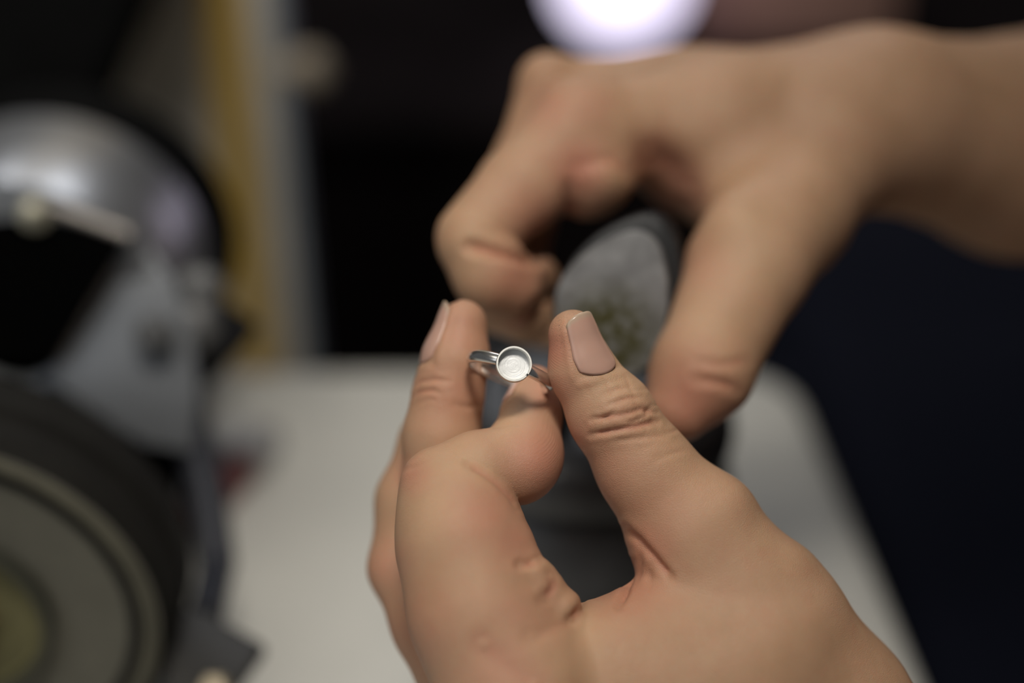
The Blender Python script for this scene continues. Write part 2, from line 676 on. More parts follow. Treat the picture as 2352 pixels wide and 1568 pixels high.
# ------------------------------------------------------------------ lamp
lc = W(1428, -62, 1.15)
lamp = thing('globe_lamp', 'bright white globe lamp glowing above the far hand', 'lamp', (lc.x, lc.y, 0.70))
lathe('base', [(0, 0), (0.06, 0), (0.06, 0.008), (0.02, 0.016), (0.012, 0.02), (0, 0.02)], (lc.x, lc.y, 0.70), (0, 0, 1), mat('black_enamel', (0.012, 0.012, 0.013), 0.35), lamp)
tube('stem', [(lc.x, lc.y, 0.715), (lc.x, lc.y, lc.z - 0.055)], 0.006, MATS['black_enamel'], lamp)
gl = [(0.0575 * math.sin(math.pi * i / 24), -0.0575 * math.cos(math.pi * i / 24)) for i in range(25)]
gl[0] = (0, gl[0][1])
gl[-1] = (0, gl[-1][1])
lathe('globe', gl, lc, (0, 0, 1), mat('lamp_glass', (0.9, 0.88, 0.95), 0.4, emit=(0.84, 0.76, 1.0), estr=1.35), lamp)

# brown wooden box beside the lamp
bx0 = W(1850, -30, 1.25)
wb = thing('wooden_box', 'reddish-brown wooden box behind the far wrist, beside the globe lamp', 'box', (bx0.x, bx0.y, 0.70))
wbm = mat('red_brown_wood', (0.58, 0.33, 0.25), 0.6, var=0.3, vscale=9, stretch=(1, 1, 9))
box('body', (bx0.x - 0.005, bx0.y + 0.06, 0.785), (0.18, 0.12, 0.168), wbm, wb, bevel=0.004)
box('lid', (bx0.x - 0.005, bx0.y + 0.06, 0.882), (0.186, 0.126, 0.022), wbm, wb, bevel=0.004)
box('clasp', (bx0.x - 0.005, bx0.y - 0.003, 0.868), (0.014, 0.004, 0.024), MATS['dull_brass'], wb, bevel=0.001)

# ------------------------------------------------------------------ bench grinder
GX, GY, GZ = -0.1693, 0.3315, 0.824
gr = thing('bench_grinder', 'bench polishing grinder with a black-rimmed wheel and shiny metal guard', 'grinder', (GX, GY + 0.1, TBL))
blk = mat('matt_black', (0.006, 0.006, 0.006), 0.8, var=0.3, vscale=50, spec=0.05)
rub = mat('black_rubber', (0.013, 0.012, 0.010), 0.8, var=0.25, vscale=80, spec=0.2)
steel = mat('brushed_steel', (0.60, 0.61, 0.63), 0.36, 0.8, var=0.12, vscale=30)
plate = mat('grey_plate', (0.20, 0.21, 0.225), 0.42, 0.35, var=0.12, vscale=25)
AX = (0, -1, 0)
RW = 0.0667
lathe('wheel_tread', [(RW * 0.80, 0.001), (RW - 0.004, 0.001), (RW, -0.003), (RW, -0.011), (RW - 0.0025, -0.0125), (RW - 0.0025, -0.0155), (RW, -0.017),
                      (RW, -0.030), (RW - 0.004, -0.036), (RW * 0.3, -0.036)], (GX, GY, GZ), AX, rub, gr, n=96)
lathe('wheel_face', [(0, 0.0), (RW * 0.44, 0.0), (RW * 0.86, 0.0005), (RW * 0.94, 0.0012), (RW * 0.955, -0.001)], (GX, GY, GZ), AX,
      mat('felt_face', (0.135, 0.128, 0.10), 0.9, var=0.12, vscale=120), gr, n=96)
lathe('face_ring', [(RW * 0.862, 0.0006), (RW * 0.868, 0.0022), (RW * 0.915, 0.0022), (RW * 0.925, 0.0008)], (GX, GY, GZ), AX, mat('olive_ring', (0.105, 0.098, 0.068), 0.85, var=0.2, vscale=90), gr, n=96)
fl = lathe('flange', [(RW * 0.46, 0.0), (RW * 0.45, 0.003), (RW * 0.40, 0.0035), (RW * 0.385, 0.0018), (RW * 0.2, 0.0018), (0, 0.0018)], (GX, GY, GZ), AX,
           mat('olive_cardboard', (0.165, 0.15, 0.065), 0.8, var=0.25, vscale=90), gr, n=72)
lathe('flange_rim', [(RW * 0.462, 0.0), (RW * 0.462, 0.0048), (RW * 0.425, 0.0048), (RW * 0.42, 0.002)], (GX, GY, GZ), AX, mat('dark_olive_steel', (0.06, 0.06, 0.045), 0.5, 0.4), fl, n=72)
lathe('hub_nut', [(0.014, 0.0015), (0.014, 0.008), (0.011, 0.010), (0.006, 0.010), (0.005, 0.016), (0, 0.016)], (GX, GY, GZ), AX, mat('brown_brass', (0.20, 0.14, 0.07), 0.5, 0.5), gr, n=6, auto=20)
# shaft, motor, guard
tube('shaft', [(GX, GY + 0.03, GZ), (GX, GY + 0.12, GZ + 0.004)], 0.010, steel, gr)
hc = W(105, 640, 0.545)
RD = 0.0585
lathe('guard_drum', [(0.02, 0.040), (RD - 0.006, 0.040), (RD - 0.001, 0.0385), (RD, 0.034), (RD, -0.022), (RD - 0.003, -0.026), (0.02, -0.026)], hc, AX, steel, gr, n=96)
lathe('motor_housing', [(0.0, 0.0), (0.058, 0.0), (0.063, -0.005), (0.065, -0.012), (0.065, -0.040), (0.060, -0.050), (0.0, -0.052)], hc + Vector((-0.004, 0.028, -0.012)), AX, blk, gr, n=72)
# black eye-shield plate with its lip and screw, in front of the guard
Z1 = 0.488
sh = prism('eye_shield', [W(-160, 425, Z1), W(0, 455, Z1), W(290, 548, Z1), W(228, 650, Z1), W(120, 832, Z1 + .004), W(-160, 850, Z1 + .004)], 0.004, mat('shield_black', (0.002, 0.002, 0.002), 0.8, spec=0.0), gr, bevel=0.0008)
tube('lip', [W(-160, 412, Z1), W(0, 440, Z1), W(110, 470, Z1), W(300, 540, Z1)], 0.0021, mat('pale_metal', (0.42, 0.38, 0.34), 0.4, 0.5), sh)
sc0 = W(80, 492, Z1 - 0.003)
lathe('screw', [(0, 0.004), (0.003, 0.0036), (0.0052, 0.002), (0.0055, 0), (0.002, -0.003)], sc0, CAMLOC - np.array(sc0), mat('screw_zinc', (0.42, 0.40, 0.31), 0.4, 0.5), sh, n=24)
# grey side plate with folded edge
Z2 = 0.500
pl = prism('side_plate', [W(296, 560, Z2), W(345, 570, Z2), W(400, 640, Z2), W(440, 760, Z2), W(455, 900, Z2), W(440, 1040, Z2), W(330, 1020, Z2), W(110, 870, Z2), W(128, 820, Z2)], 0.004, plate, gr, bevel=0.001)
tube('folded_edge', [W(298, 556, Z2 - .001), W(212, 690, Z2 - .001), W(132, 826, Z2 - .001)], 0.0020, MATS['pale_metal'], pl)
# tool-rest bracket with clamp knobs
br = prism('bracket', [W(405, 660, 0.52), W(470, 650, 0.52), W(540, 705, 0.525), W(605, 748, 0.53), W(560, 800, 0.53), W(500, 870, 0.525), W(430, 905, 0.52), W(395, 800, 0.52)], 0.012, mat('bracket_black', (0.014, 0.015, 0.018), 0.5, 0.2), gr, bevel=0.002)
for (bx, by, bz, br_) in ((462, 665, 0.512, 0.0085), (448, 748, 0.510, 0.0090), (355, 765, 0.494, 0.0065)):
    c0 = W(bx, by, bz)
    lathe('clamp_knob', [(0, 0.007), (br_ * 0.7, 0.0065), (br_, 0.004), (br_, -0.003), (br_ * 0.6, -0.006)], c0, (0.15, -0.9, 0.4), mat('knob_grey', (0.15, 0.15, 0.15), 0.5, 0.4, var=0.2), br, n=24)
tube('rest_arm', [W(430, 880, 0.525), W(445, 1000, 0.515), W(480, 1150, 0.50), W(500, 1300, 0.49)], 0.0065, mat('arm_blue_grey', (0.028, 0.030, 0.040), 0.5, 0.3), gr)
rp = prism('tool_rest', [W(395, 1378, 0.455), W(470, 1400, 0.455), W(612, 1478, 0.448), W(535, 1580, 0.432), W(470, 1650, 0.425), W(380, 1650, 0.425)], 0.006, mat('rest_black', (0.020, 0.018, 0.015), 0.5), gr, bevel=0.0015)
c0 = W(492, 1585, 0.424)
lathe('bolt', [(0, 0.004), (0.004, 0.0035), (0.0055, 0.001), (0.0055, -0.004)], c0, (0, -0.5, 0.85), mat('bolt_tan', (0.30, 0.25, 0.17), 0.5, 0.4), rp, n=6, auto=20)
tube('rest_stay', [W(500, 1300, 0.49), W(470, 1420, 0.462)], 0.006, MATS['arm_blue_grey'], gr)
box('base', (GX - 0.03, GY + 0.135, TBL + 0.012), (0.12, 0.18, 0.024), blk, gr, bevel=0.006)
box('pedestal', (GX - 0.025, GY + 0.165, TBL + 0.048), (0.08, 0.11, 0.056), blk, gr, bevel=0.010)

# black machine hood high at the left
bh = thing('black_cabinet_hood', 'large black slanted extraction hood at the upper left above the grinder', 'hood', (-0.40, 0.72, 0))
prism('front', [W(-260, -420, 0.74), W(420, -300, 0.74), W(318, 0, 0.74), W(222, 225, 0.74), W(-260, 260, 0.74)], 0.035, blk, bh, bevel=0.006)
tube('stand', [W(-150, 0, 0.77), Vector((-0.40, 0.72, 0.80)), Vector((-0.40, 0.72, 0))], 0.016, blk, bh)

# ------------------------------------------------------------------ small things on the bench
def on_bench(px, py):
    a = cam2world(np.array([(px - 1176) / FPX, (py - 784) / FPX, 1.0])) - CAMLOC
    t = (TBL - CAM_Z) / a[2]
    return Vector(CAMLOC + a * t)


p0 = on_bench(528, 1165)
bar = thing('polishing_compound_bar', 'dull red stick of polishing compound on the bench beside the grinder', 'compound bar', p0)
Rz = Matrix.Rotation(math.radians(70), 3, 'Z')
box('stick', p0 + Vector((-0.004, 0.004, 0.0065)), (0.040, 0.012, 0.013), mat('red_rouge', (0.30, 0.10, 0.10), 0.7, var=0.3, vscale=120, bump=0.5), bar, Rz, bevel=0.002)
box('wrapper', p0 + Vector((-0.004, 0.004, 0.0065)) + Rz @ Vector((0.031, 0, 0)), (0.026, 0.0125, 0.0135), mat('grey_paper', (0.34, 0.33, 0.33), 0.8, var=0.2, vscale=90), bar, Rz, bevel=0.002)
p1 = on_bench(556, 1055)
cp = thing('bottle_cap', 'pale grey plastic cap lying on the bench near the red stick', 'cap', p1)
lathe('shell', [(0, 0.013), (0.013, 0.013), (0.0155, 0.011), (0.016, 0), (0.0145, 0), (0.0145, 0.010), (0, 0.0105)], p1, (0, 0, 1), mat('pale_plastic', (0.50, 0.50, 0.50), 0.5), cp, n=40)
bm = bmesh.new()
for i in range(24):
    a = 2 * math.pi * i / 24
    box_bm(bm, p1 + Vector((0.0158 * math.cos(a), 0.0158 * math.sin(a), 0.0055)), (0.0012, 0.0018, 0.009), Matrix.Rotation(a, 3, 'Z'))
from_bm('grip_ridges', bm, MATS['pale_plastic'], cp, False)

# ------------------------------------------------------------------ dark round vise standing on the bench
VX, VY = 0.024, 0.405
vise = thing('ball_vise', 'squat dark grey round vise standing on the bench behind both hands', 'vise', (VX, VY, TBL))
vm = mat('dark_grey_iron', (0.058, 0.058, 0.061), 0.36, 0.1, var=0.25, vscale=60, bump=0.15, bscale=300)
vm2 = mat('black_iron', (0.018, 0.018, 0.018), 0.35, 0.3, var=0.3, vscale=60)
lathe('base_ring', [(0, 0.001), (0.050, 0.001), (0.052, 0.004), (0.052, 0.016), (0.048, 0.020), (0.03, 0.021)], (VX, VY, TBL), (0, 0, 1), vm2, vise, n=80)
lathe('ball', [(0.030, 0.016), (0.044, 0.024), (0.0525, 0.042), (0.054, 0.058), (0.052, 0.074), (0.047, 0.084), (0.046, 0.086), (0.020, 0.086)], (VX, VY, TBL), (0, 0, 1), vm, vise, n=80)
lathe('turntable', [(0.02, 0.085), (0.0445, 0.087), (0.0505, 0.090), (0.0515, 0.096), (0.050, 0.104), (0.046, 0.108), (0.036, 0.110), (0.034, 0.107), (0.012, 0.107), (0, 0.107)], (VX, VY, TBL), (0, 0, 1), vm, vise, n=80)
for s in (-1, 1):
    j = box('jaw', (VX + s * 0.014, VY, TBL + 0.1145), (0.020, 0.052, 0.014), vm2, vise, bevel=0.002)
    box('jaw_pad', (VX + s * 0.0045, VY, TBL + 0.117), (0.002, 0.046, 0.008), mat('pad_leather', (0.07, 0.06, 0.05), 0.8), j, bevel=0.0005)
# ------------------------------------------------------------------ the person: hands and arms
SKIN = skin_material()


def chain_px(*rows):
    return [K(*r) for r in rows]


# --- near (left) hand
LH = Figure()
LH.chain('thumb', chain_px((1316, 768, 5, 57), (1335, 850, 6, 70), (1402, 950, 7, 94), (1480, 1073, 8, 107), (1585, 1212, 9, 140), (1760, 1440, 10, 170)), 3)
LH.chain('index', chain_px((1229, 888, 22, 49), (1221, 955, 18, 65), (1202, 1040, 11, 86), (1184, 1074, 7, 82)), 3)
LH.chain('index', chain_px((1195, 1062, 7, 86), (1100, 1078, 4, 84), (1008, 1112, 2, 88)), 3)
LH.chain('index_base', chain_px((1010, 1118, 2, 88), (1050, 1180, 0, 127), (1064, 1262, -3, 142), (1095, 1400, -7, 150), (1190, 1590, -8, 190)), 5)
LH.chain('middle', chain_px((1062, 745, 24, 57), (1048, 828, 23, 72), (1030, 910, 23, 77), (1015, 1000, 22, 86), (1012, 1125, 22, 88), (1062, 1350, 20, 100), (1170, 1570, 18, 135)), 3)
LH.chain('ring_finger', chain_px((1035, 935, 38, 52), (988, 1015, 38, 68), (948, 1150, 38, 82), (926, 1303, 35, 77), (1000, 1428, 31, 98), (1115, 1590, 26, 135)), 3)
LH.chain('little_finger', chain_px((1035, 1120, 54, 46), (990, 1210, 55, 54), (965, 1345, 52, 60), (1020, 1440, 42, 75), (1110, 1580, 40, 105)), 3)
for _c in ((1238, 1334, -8, 40), (1290, 1392, -7, 36), (1176, 1262, -6, 44)):
    LH.ball('index_base', K(*_c)[0], [K(*_c)[1]] * 3)
LWR = K(1905, 1880, 22, 260)
LH.g['palm'] = []
LH.chain('palm', [K(1240, 1610, 0, 180), K(1560, 1720, 8, 235), LWR], 9)
LH.chain('palm', [K(1185, 1590, 20, 140), K(1560, 1760, 24, 200), LWR], 9)
LH.chain('palm', [K(1130, 1610, 34, 125), K(1560, 1800, 40, 190), LWR], 9)
LH.chain('palm', [K(1590, 1225, 9, 128), K(1760, 1445, 10, 168), K(1890, 1640, 14, 190), LWR], 9)
LH.chain('palm', [K(1290, 1592, -2, 108), K(1430, 1508, 0, 112), K(1590, 1402, 6, 118)], 9)
LH.chain('palm', [K(1400, 1600, -2, 150), K(1680, 1560, 2, 190)], 9)
LEL = KW(0.34, 0.20, 0.86, 0.042)
LSH = KW(0.47, 0.34, 1.16, 0.06)
LH.chain('palm', [LWR, KW(0.20, 0.215, 0.852, 0.036), LEL], 9)

# --- far (right) hand
RH = Figure()
RH.chain('thumb', chain_px((1560, 935, 38, 80), (1614, 850, 41, 113), (1720, 610, 58, 137), (1800, 480, 78, 158)), 4)
RH.chain('index', chain_px((1230, 640, 78, 55), (1172, 652, 56, 68), (1128, 630, 54, 84), (1088, 556, 55, 86)), 3)
RH.chain('index_base', chain_px((1085, 545, 56, 84), (1200, 430, 66, 98), (1345, 300, 76, 120)), 3)
RH.chain('middle', chain_px((1205, 722, 70, 66), (1150, 690, 74, 72), (1090, 560, 84, 70), (1195, 360, 94, 54), (1258, 196, 96, 64)), 3)
RH.chain('ring_finger', chain_px((1290, 760, 92, 52), (1210, 730, 96, 56), (1140, 590, 102, 56), (1225, 400, 108, 50), (1300, 215, 112, 66)), 3)
RH.chain('little_finger', chain_px((1330, 760, 110, 45), (1260, 720, 114, 48), (1200, 600, 118, 50), (1240, 430, 122, 54), (1350, 240, 124, 62)), 3)
RWR = K(2010, 272, 104, 188)
RW2 = (RWR[0] + np.array([0, 0, 4.0]), RWR[1] * 0.72)
RH.g['palm'] = []
RH.chain('palm', [K(1350, 300, 78, 112), K(1650, 300, 90, 160), RWR], 10)
RH.chain('palm', [K(1270, 200, 98, 64), K(1560, 250, 104, 120), RW2], 10)
RH.chain('palm', [K(1310, 230, 114, 72), K(1600, 270, 118, 130), RW2], 10)
RH.chain('palm', [K(1355, 250, 124, 62), K(1650, 280, 124, 120), RW2], 10)
RH.chain('palm', [K(1790, 490, 78, 150), K(1890, 350, 92, 150), RW2], 10)
RH.chain('palm', [K(1560, 420, 92, 60), K(1720, 430, 86, 130)], 10)
RH.ball('palm', K(1375, 402, 70, 0)[0], (9.5, 8.0, 9.0))
RH.ball('palm', K(1345, 440, 74, 0)[0], (7.0, 6.5, 8.0))
REL = KW(0.33, 0.60, 0.915, 0.045)
RSH = KW(0.47, 0.74, 1.20, 0.065)
RH.chain('palm', [RWR, K(2352, 338, 135, 240)], 10)
RH.chain('palm', [K(2352, 338, 135, 240), REL], 10)

shells = []
blends = {}


def spots(V, px, lst):
    out = np.zeros(len(V))
    for (x, y, r, s) in lst:
        out = np.maximum(out, s * np.exp(-((px[:, 0] - x) ** 2 + (px[:, 1] - y) ** 2) / (r * r)))
    return out


def nail_frame(base, tip, nrm):
    a = tip - base
    Ln = np.linalg.norm(a)
    a = a / Ln
    n = np.array(nrm, float)
    n -= a * (n @ a)
    n /= np.linalg.norm(n)
    return a, n, np.cross(a, n), Ln


NAILS_L = [('thumb_nail', 'thumb', K(1344, 862, 6, 0)[0], K(1309, 722, 5, 0)[0], (0.52, -0.12, -0.84), 0.85),
           ('middle_finger_nail', 'middle', K(1044, 846, 23, 0)[0], K(1060, 697, 24, 0)[0], (-0.985, -0.1, -0.10), 0.90),
           ('index_finger_nail', 'index', K(1222, 940, 19, 0)[0], K(1228, 850, 24, 0)[0], (-0.92, 0.05, 0.12), 0.95)]
NAILS_R = [('thumb_nail', 'thumb', K(1592, 885, 40, 0)[0], K(1545, 962, 37, 0)[0], (-0.60, 0.30, 0.75), 0.8)]


def sstep(x, a, b):
    t = np.clip((x - a) / (b - a), 0, 1)
    return t * t * (3 - 2 * t)


def nail_bed(V, base, tip, nrm, ang):
    """skin sinks under the plate and swells into folds beside and behind it"""
    a, n, l, Ln = nail_frame(base, tip, nrm)
    rel = V - base
    t = rel @ a
    perp = rel - t[:, None] * a
    u = t / Ln
    v = np.abs(np.arctan2(perp @ l, perp @ n)) / ang
    under = sstep(u, -0.02, 0.04) * (1 - sstep(v, 0.90, 1.02))
    side = np.exp(-((v - 1.17) / 0.13) ** 2) * sstep(u, -0.1, 0.1) * (1 - sstep(u, 0.70, 0.98))
    back = np.exp(-((u + 0.075) / 0.055) ** 2) * (1 - sstep(v, 0.95, 1.3))
    return -0.30 * under + 0.30 * side + 0.20 * back


def build_hand(fig, vox, clip, creases, blush, grime, bumps=(), pale=(), bl=6.0, nails=(), pads=()):
    V, F = fig.polygonise(vox, clip, bl)
    inner = np.ones(len(V), bool)
    V2, N = fig.refine(V, 1, bl)
    keep = np.linalg.norm(V2 - V, axis=1) < vox * 1.2
    V = np.where(keep[:, None], V2, V)
    _, ids, names = fig.eval(V, want_id=True)
    px = to_pixels(V)
    facing = -(N * V).sum(1) / np.linalg.norm(V, axis=1)
    mm = V[:, 2] / FPX
    disp = np.zeros(len(V))
    tint = np.zeros(len(V))
    for _, grp, nb, ntp, nn_, ang in nails:
        m = ids == names.index(grp)
        disp[m] += nail_bed(V[m], nb, ntp, nn_, ang)
    for pts, depth, width, grps in creases:
        depth = depth * (1.0 if grps and 'thumb' in grps else 0.7)
        ok = facing > 0.02
        if grps:
            ok &= np.isin(ids, [names.index(g) if g != 'palm' else -1 for g in grps])
        d = seg_dist(px[ok], pts) * mm[ok]
        # fade towards both ends
        e = np.minimum(np.linalg.norm(px[ok] - np.array(pts[0]), axis=1), np.linalg.norm(px[ok] - np.array(pts[-1]), axis=1)) * mm[ok]
        fade = np.clip(0.25 + e / 2.5, 0, 1)
        disp[ok] += fade * (-depth * np.exp(-(d / width) ** 2) + 0.16 * depth * np.exp(-((d - 2.2 * width) / (1.3 * width)) ** 2))
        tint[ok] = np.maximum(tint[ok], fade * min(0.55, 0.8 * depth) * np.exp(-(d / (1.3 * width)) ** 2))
    for (x, y, r, h, grps) in bumps:
        ok = facing > -0.2
        if grps:
            ok &= np.isin(ids, [names.index(g) if g != 'palm' else -1 for g in grps])
        q = ((px[ok, 0] - x) ** 2 + (px[ok, 1] - y) ** 2) / (r * r)
        disp[ok] += h * np.exp(-q)
    V = V + N * disp[:, None]
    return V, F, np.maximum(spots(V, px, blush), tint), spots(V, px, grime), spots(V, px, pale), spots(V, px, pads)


L_creases = [
    ([(1360, 962), (1400, 957), (1440, 950), (1470, 940), (1505, 948)], 0.55, 0.55, ['thumb', 'palm']),
    ([(1358, 998), (1400, 990), (1450, 980), (1508, 968)], 0.75, 0.6, ['thumb', 'palm']),
    ([(1372, 985), (1378, 968), (1400, 952), (1418, 938)], 0.35, 0.45, ['thumb', 'palm']),
    ([(1425, 962), (1450, 968), (1480, 955), (1495, 930)], 0.35, 0.45, ['thumb', 'palm']),
    ([(1400, 930), (1440, 915), (1470, 912)], 0.40, 0.5, ['thumb', 'palm']),
    ([(1385, 905), (1420, 892), (1445, 890)], 0.25, 0.5, ['thumb', 'palm']),
    ([(1410, 1012), (1470, 1005), (1530, 1000)], 0.25, 0.6, ['thumb', 'palm']),
    ([(1500, 1060), (1545, 1040), (1575, 1035)], 0.18, 0.6, ['thumb', 'palm']),
    # web of the thumb
    ([(1436, 1215), (1466, 1240), (1500, 1278), (1540, 1325)], 1.3, 0.9, None),
    ([(1449, 1290), (1446, 1330), (1436, 1362), (1420, 1392)], 1.5, 0.8, None),
    ([(1470, 1262), (1472, 1300), (1462, 1340)], 0.6, 0.7, None),
    ([(1495, 1300), (1490, 1345)], 0.4, 0.8, None),
    ([(1195, 1297), (1215, 1295), (1232, 1288)], 1.2, 0.9, None),
    ([(1262, 1325), (1262, 1350), (1245, 1378)], 1.0, 1.1, None),
    ([(1332, 1392), (1318, 1405), (1308, 1425)], 1.5, 1.0, None),
    ([(1310, 1425), (1270, 1445), (1220, 1462)], 0.5, 1.6, None),
    ([(1110, 1480), (1160, 1530), (1230, 1575)], 0.7, 3.0, None),
    # index finger
    ([(926, 1080), (945, 1073), (966, 1064)], 0.5, 0.6, ['index', 'index_base']),
    ([(1075, 1066), (1105, 1082), (1140, 1106), (1170, 1136), (1190, 1165)], 0.8, 0.8, ['index_base', 'index']),
    ([(1130, 985), (1170, 975), (1205, 972)], 0.25, 0.6, ['index']),
    ([(1120, 1000), (1160, 992), (1200, 990)], 0.22, 0.6, ['index']),
    # middle finger
    ([(950, 892), (968, 876), (998, 872), (1030, 876)], 0.75, 0.55, ['middle']),
    ([(946, 912), (966, 900), (996, 897), (1012, 905)], 0.85, 0.55, ['middle']),
    ([(955, 930), (985, 916), (1015, 920)], 0.3, 0.55, ['middle']),
    ([(1045, 930), (1075, 935), (1105, 930)], 0.4, 0.8, ['middle']),
]
_rng = random.Random(7)
for _i in range(26):                             # short fine lines over the thumb knuckle
    _x, _y = _rng.uniform(1370, 1540), _rng.uniform(880, 1060)
    _l, _t = _rng.uniform(14, 34), math.radians(_rng.choice((-18, -8, 5, 50, 62)))
    _x += (_y - 960) * 0.5
    L_creases.append(([(_x - _l * math.cos(_t), _y - _l * math.sin(_t)), (_x, _y + _rng.uniform(-3, 3)), (_x + _l * math.cos(_t), _y + _l * math.sin(_t))], _rng.uniform(0.08, 0.18), 0.45, ['thumb', 'palm']))
L_bumps = [
    (1440, 945, 55, 0.5, ['thumb']),
    (1260, 1345, 35, 1.3, None), (1225, 1310, 26, 1.2, None), (1300, 1392, 28, 1.0, None),
    (1340, 1440, 70, 0.8, None),
    (1010, 885, 60, 0.5, ['middle']),
    (1700, 1140, 60, 1.2, None),
    (1840, 1280, 50, 0.8, None),
    (1230, 1070, 45, 0.5, ['index']),
]
L_blush = [(1262, 800, 60, 0.7), (1240, 1050, 85, 0.6), (1120, 1180, 90, 0.45), (1180, 1240, 70, 0.45), (1050, 900, 110, 0.35), (1060, 760, 80, 0.4),
           (945, 1090, 45, 0.45), (1440, 1330, 90, 0.5), (1480, 1250, 80, 0.45), (1320, 1000, 60, 0.4), (1380, 1100, 120, 0.3), (1200, 1420, 110, 0.25),
           (1270, 900, 60, 0.5), (940, 1450, 120, 0.3), (1150, 1530, 90, 0.35), (1500, 1150, 120, 0.25), (880, 1300, 70, 0.35), (1440, 960, 60, 0.2)]
L_grime = [(1283, 745, 34, 1.0), (1262, 770, 22, 0.8), (1330, 712, 18, 0.9), (1285, 790, 26, 0.7), (1060, 715, 40, 0.5), (1250, 870, 35, 0.35)]
clipL = (np.array([-80, -60, 200.0]), np.array([118.0, 132.0, 480.0]))
L_pale = [(1168, 975, 55, 0.55), (1060, 1045, 75, 0.40), (1110, 1085, 40, 0.45), (1000, 1170, 90, 0.30), (1330, 1450, 60, 0.35), (1300, 1490, 90, 0.2), (1560, 1080, 120, 0.25), (1420, 880, 60, 0.3)]  # paler blanched skin; highlight on the index joint also put into the colour
L_pads = [(1085, 780, 55, 0.9), (1090, 870, 50, 1.0), (1075, 960, 60, 0.9), (1265, 930, 60, 1.0), (1262, 1010, 60, 0.8), (1270, 830, 36, 1.0), (1290, 900, 36, 0.8)]
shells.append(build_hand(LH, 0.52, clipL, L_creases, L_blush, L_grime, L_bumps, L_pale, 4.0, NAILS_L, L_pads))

R_creases = [
    ([(1080, 566), (1150, 580), (1235, 600)], 3.5, 1.3, ['index', 'index_base']),
    ([(1160, 760), (1195, 735), (1235, 690)], 0.8, 1.2, ['index', 'middle']),
    ([(1305, 430), (1310, 470), (1300, 500)], 1.2, 1.5, None),
    ([(1330, 380), (1400, 365), (1445, 395)], 0.8, 1.6, None),
    ([(1600, 830), (1650, 838), (1710, 830)], 0.5, 1.2, ['thumb']),
    ([(1600, 870), (1660, 880), (1690, 895)], 0.8, 1.2, ['thumb']),
    ([(1500, 360), (1545, 400), (1575, 450)], 1.6, 5.0, None),
]
R_bumps = [(1240, 170, 60, 1.2, None), (1300, 250, 70, 1.2, None), (1380, 405, 45, 1.2, None), (1640, 480, 70, 1.0, None), (1760, 330, 120, -1.5, None), (1900, 200, 120, 1.0, None),
           (1540, 250, 110, -1.2, None), (1525, 395, 70, -2.4, None), (1565, 500, 45, -1.6, None), (1700, 470, 60, 1.2, None), (1470, 290, 60, 0.8, None)]
R_blush = [(1240, 500, 90, 0.4), (1330, 390, 70, 0.7), (1190, 640, 70, 0.5), (1270, 250, 60, 0.4), (1580, 920, 110, 0.6), (1520, 480, 60, 0.4), (1350, 250, 60, 0.3), (1600, 600, 80, 0.25)]
clipR = (np.array([-60, -140, 300.0]), np.array([205.0, 80.0, 560.0]))
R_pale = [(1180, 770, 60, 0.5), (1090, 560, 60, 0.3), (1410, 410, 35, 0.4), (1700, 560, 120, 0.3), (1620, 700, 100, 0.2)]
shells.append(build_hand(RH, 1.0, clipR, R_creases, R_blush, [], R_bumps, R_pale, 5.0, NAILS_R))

# --- the rest of the body (forearms, upper arms, trunk) inside the clothes
TB = Figure()
TB.g['palm'] = []
TB.chain('palm', [(LWR[0], LWR[1] * 1.0), KW(0.20, 0.215, 0.852, 0.0355), LEL, LSH], 25)
TB.chain('palm', [(K(2700, 400, 165, 200)[0], 33.0), REL, RSH], 25)
TB.chain('palm', [KW(0.50, 0.54, 0.66, 0.13), KW(0.49, 0.54, 0.92, 0.115), KW(0.48, 0.54, 1.12, 0.115)], 30)
TB.chain('palm', [LSH, KW(0.49, 0.54, 1.18, 0.08), RSH], 30)
TB.chain('palm', [KW(0.49, 0.54, 1.18, 0.07), KW(0.47, 0.54, 1.30, 0.055)], 30)
VB, FB = TB.polygonise(7.0)
shells.append((VB, FB) + (np.zeros(len(VB)),) * 4)

Vs, Fs, off = [], [], 0
for V, F, *_r in shells:
    Vs.append(V)
    Fs.append(F + off)
    off += len(V)
person = thing('person', 'person in navy clothes holding a silver ring and a felt polishing stick', 'person', (0.5, 0.54, 0))
bodym = mesh_np('body', cam2world(np.concatenate(Vs) / 1000.0), np.concatenate(Fs),
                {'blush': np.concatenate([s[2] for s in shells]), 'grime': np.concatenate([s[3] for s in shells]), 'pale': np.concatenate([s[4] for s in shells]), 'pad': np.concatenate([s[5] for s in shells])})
body = link('body', bodym, SKIN, person)
body['label'] = 'bare hands and forearms'

# --- clothes
NAVY = mat('navy_cloth', (0.0042, 0.0055, 0.0135), 0.9, var=0.25, vscale=500, bump=0.4, bscale=900, spec=0.15)
SHT = Figure()
SHT.g['palm'] = []
SHT.chain('palm', [(LEL[0] * 0.35 + LSH[0] * 0.65, 63.0), (LSH[0], 78.0)], 30)
SHT.chain('palm', [(REL[0] * 0.35 + RSH[0] * 0.65, 64.0), (RSH[0], 80.0)], 30)
SHT.chain('palm', [KW(0.50, 0.54, 0.64, 0.152), KW(0.49, 0.54, 0.92, 0.135), KW(0.48, 0.54, 1.12, 0.135)], 40)
SHT.chain('palm', [KW(0.50, 0.42, 0.70, 0.13), KW(0.48, 0.40, 1.08, 0.12)], 40)
SHT.chain('palm', [KW(0.50, 0.68, 0.70, 0.13), KW(0.48, 0.68, 1.08, 0.12)], 40)
SHT.chain('palm', [(LSH[0], 76.0), KW(0.49, 0.54, 1.18, 0.10), (RSH[0], 78.0)], 40)
V_, F_ = SHT.polygonise(9.0)
sh_ = link('shirt', mesh_np('shirt', cam2world(V_ / 1000), F_), NAVY, person)
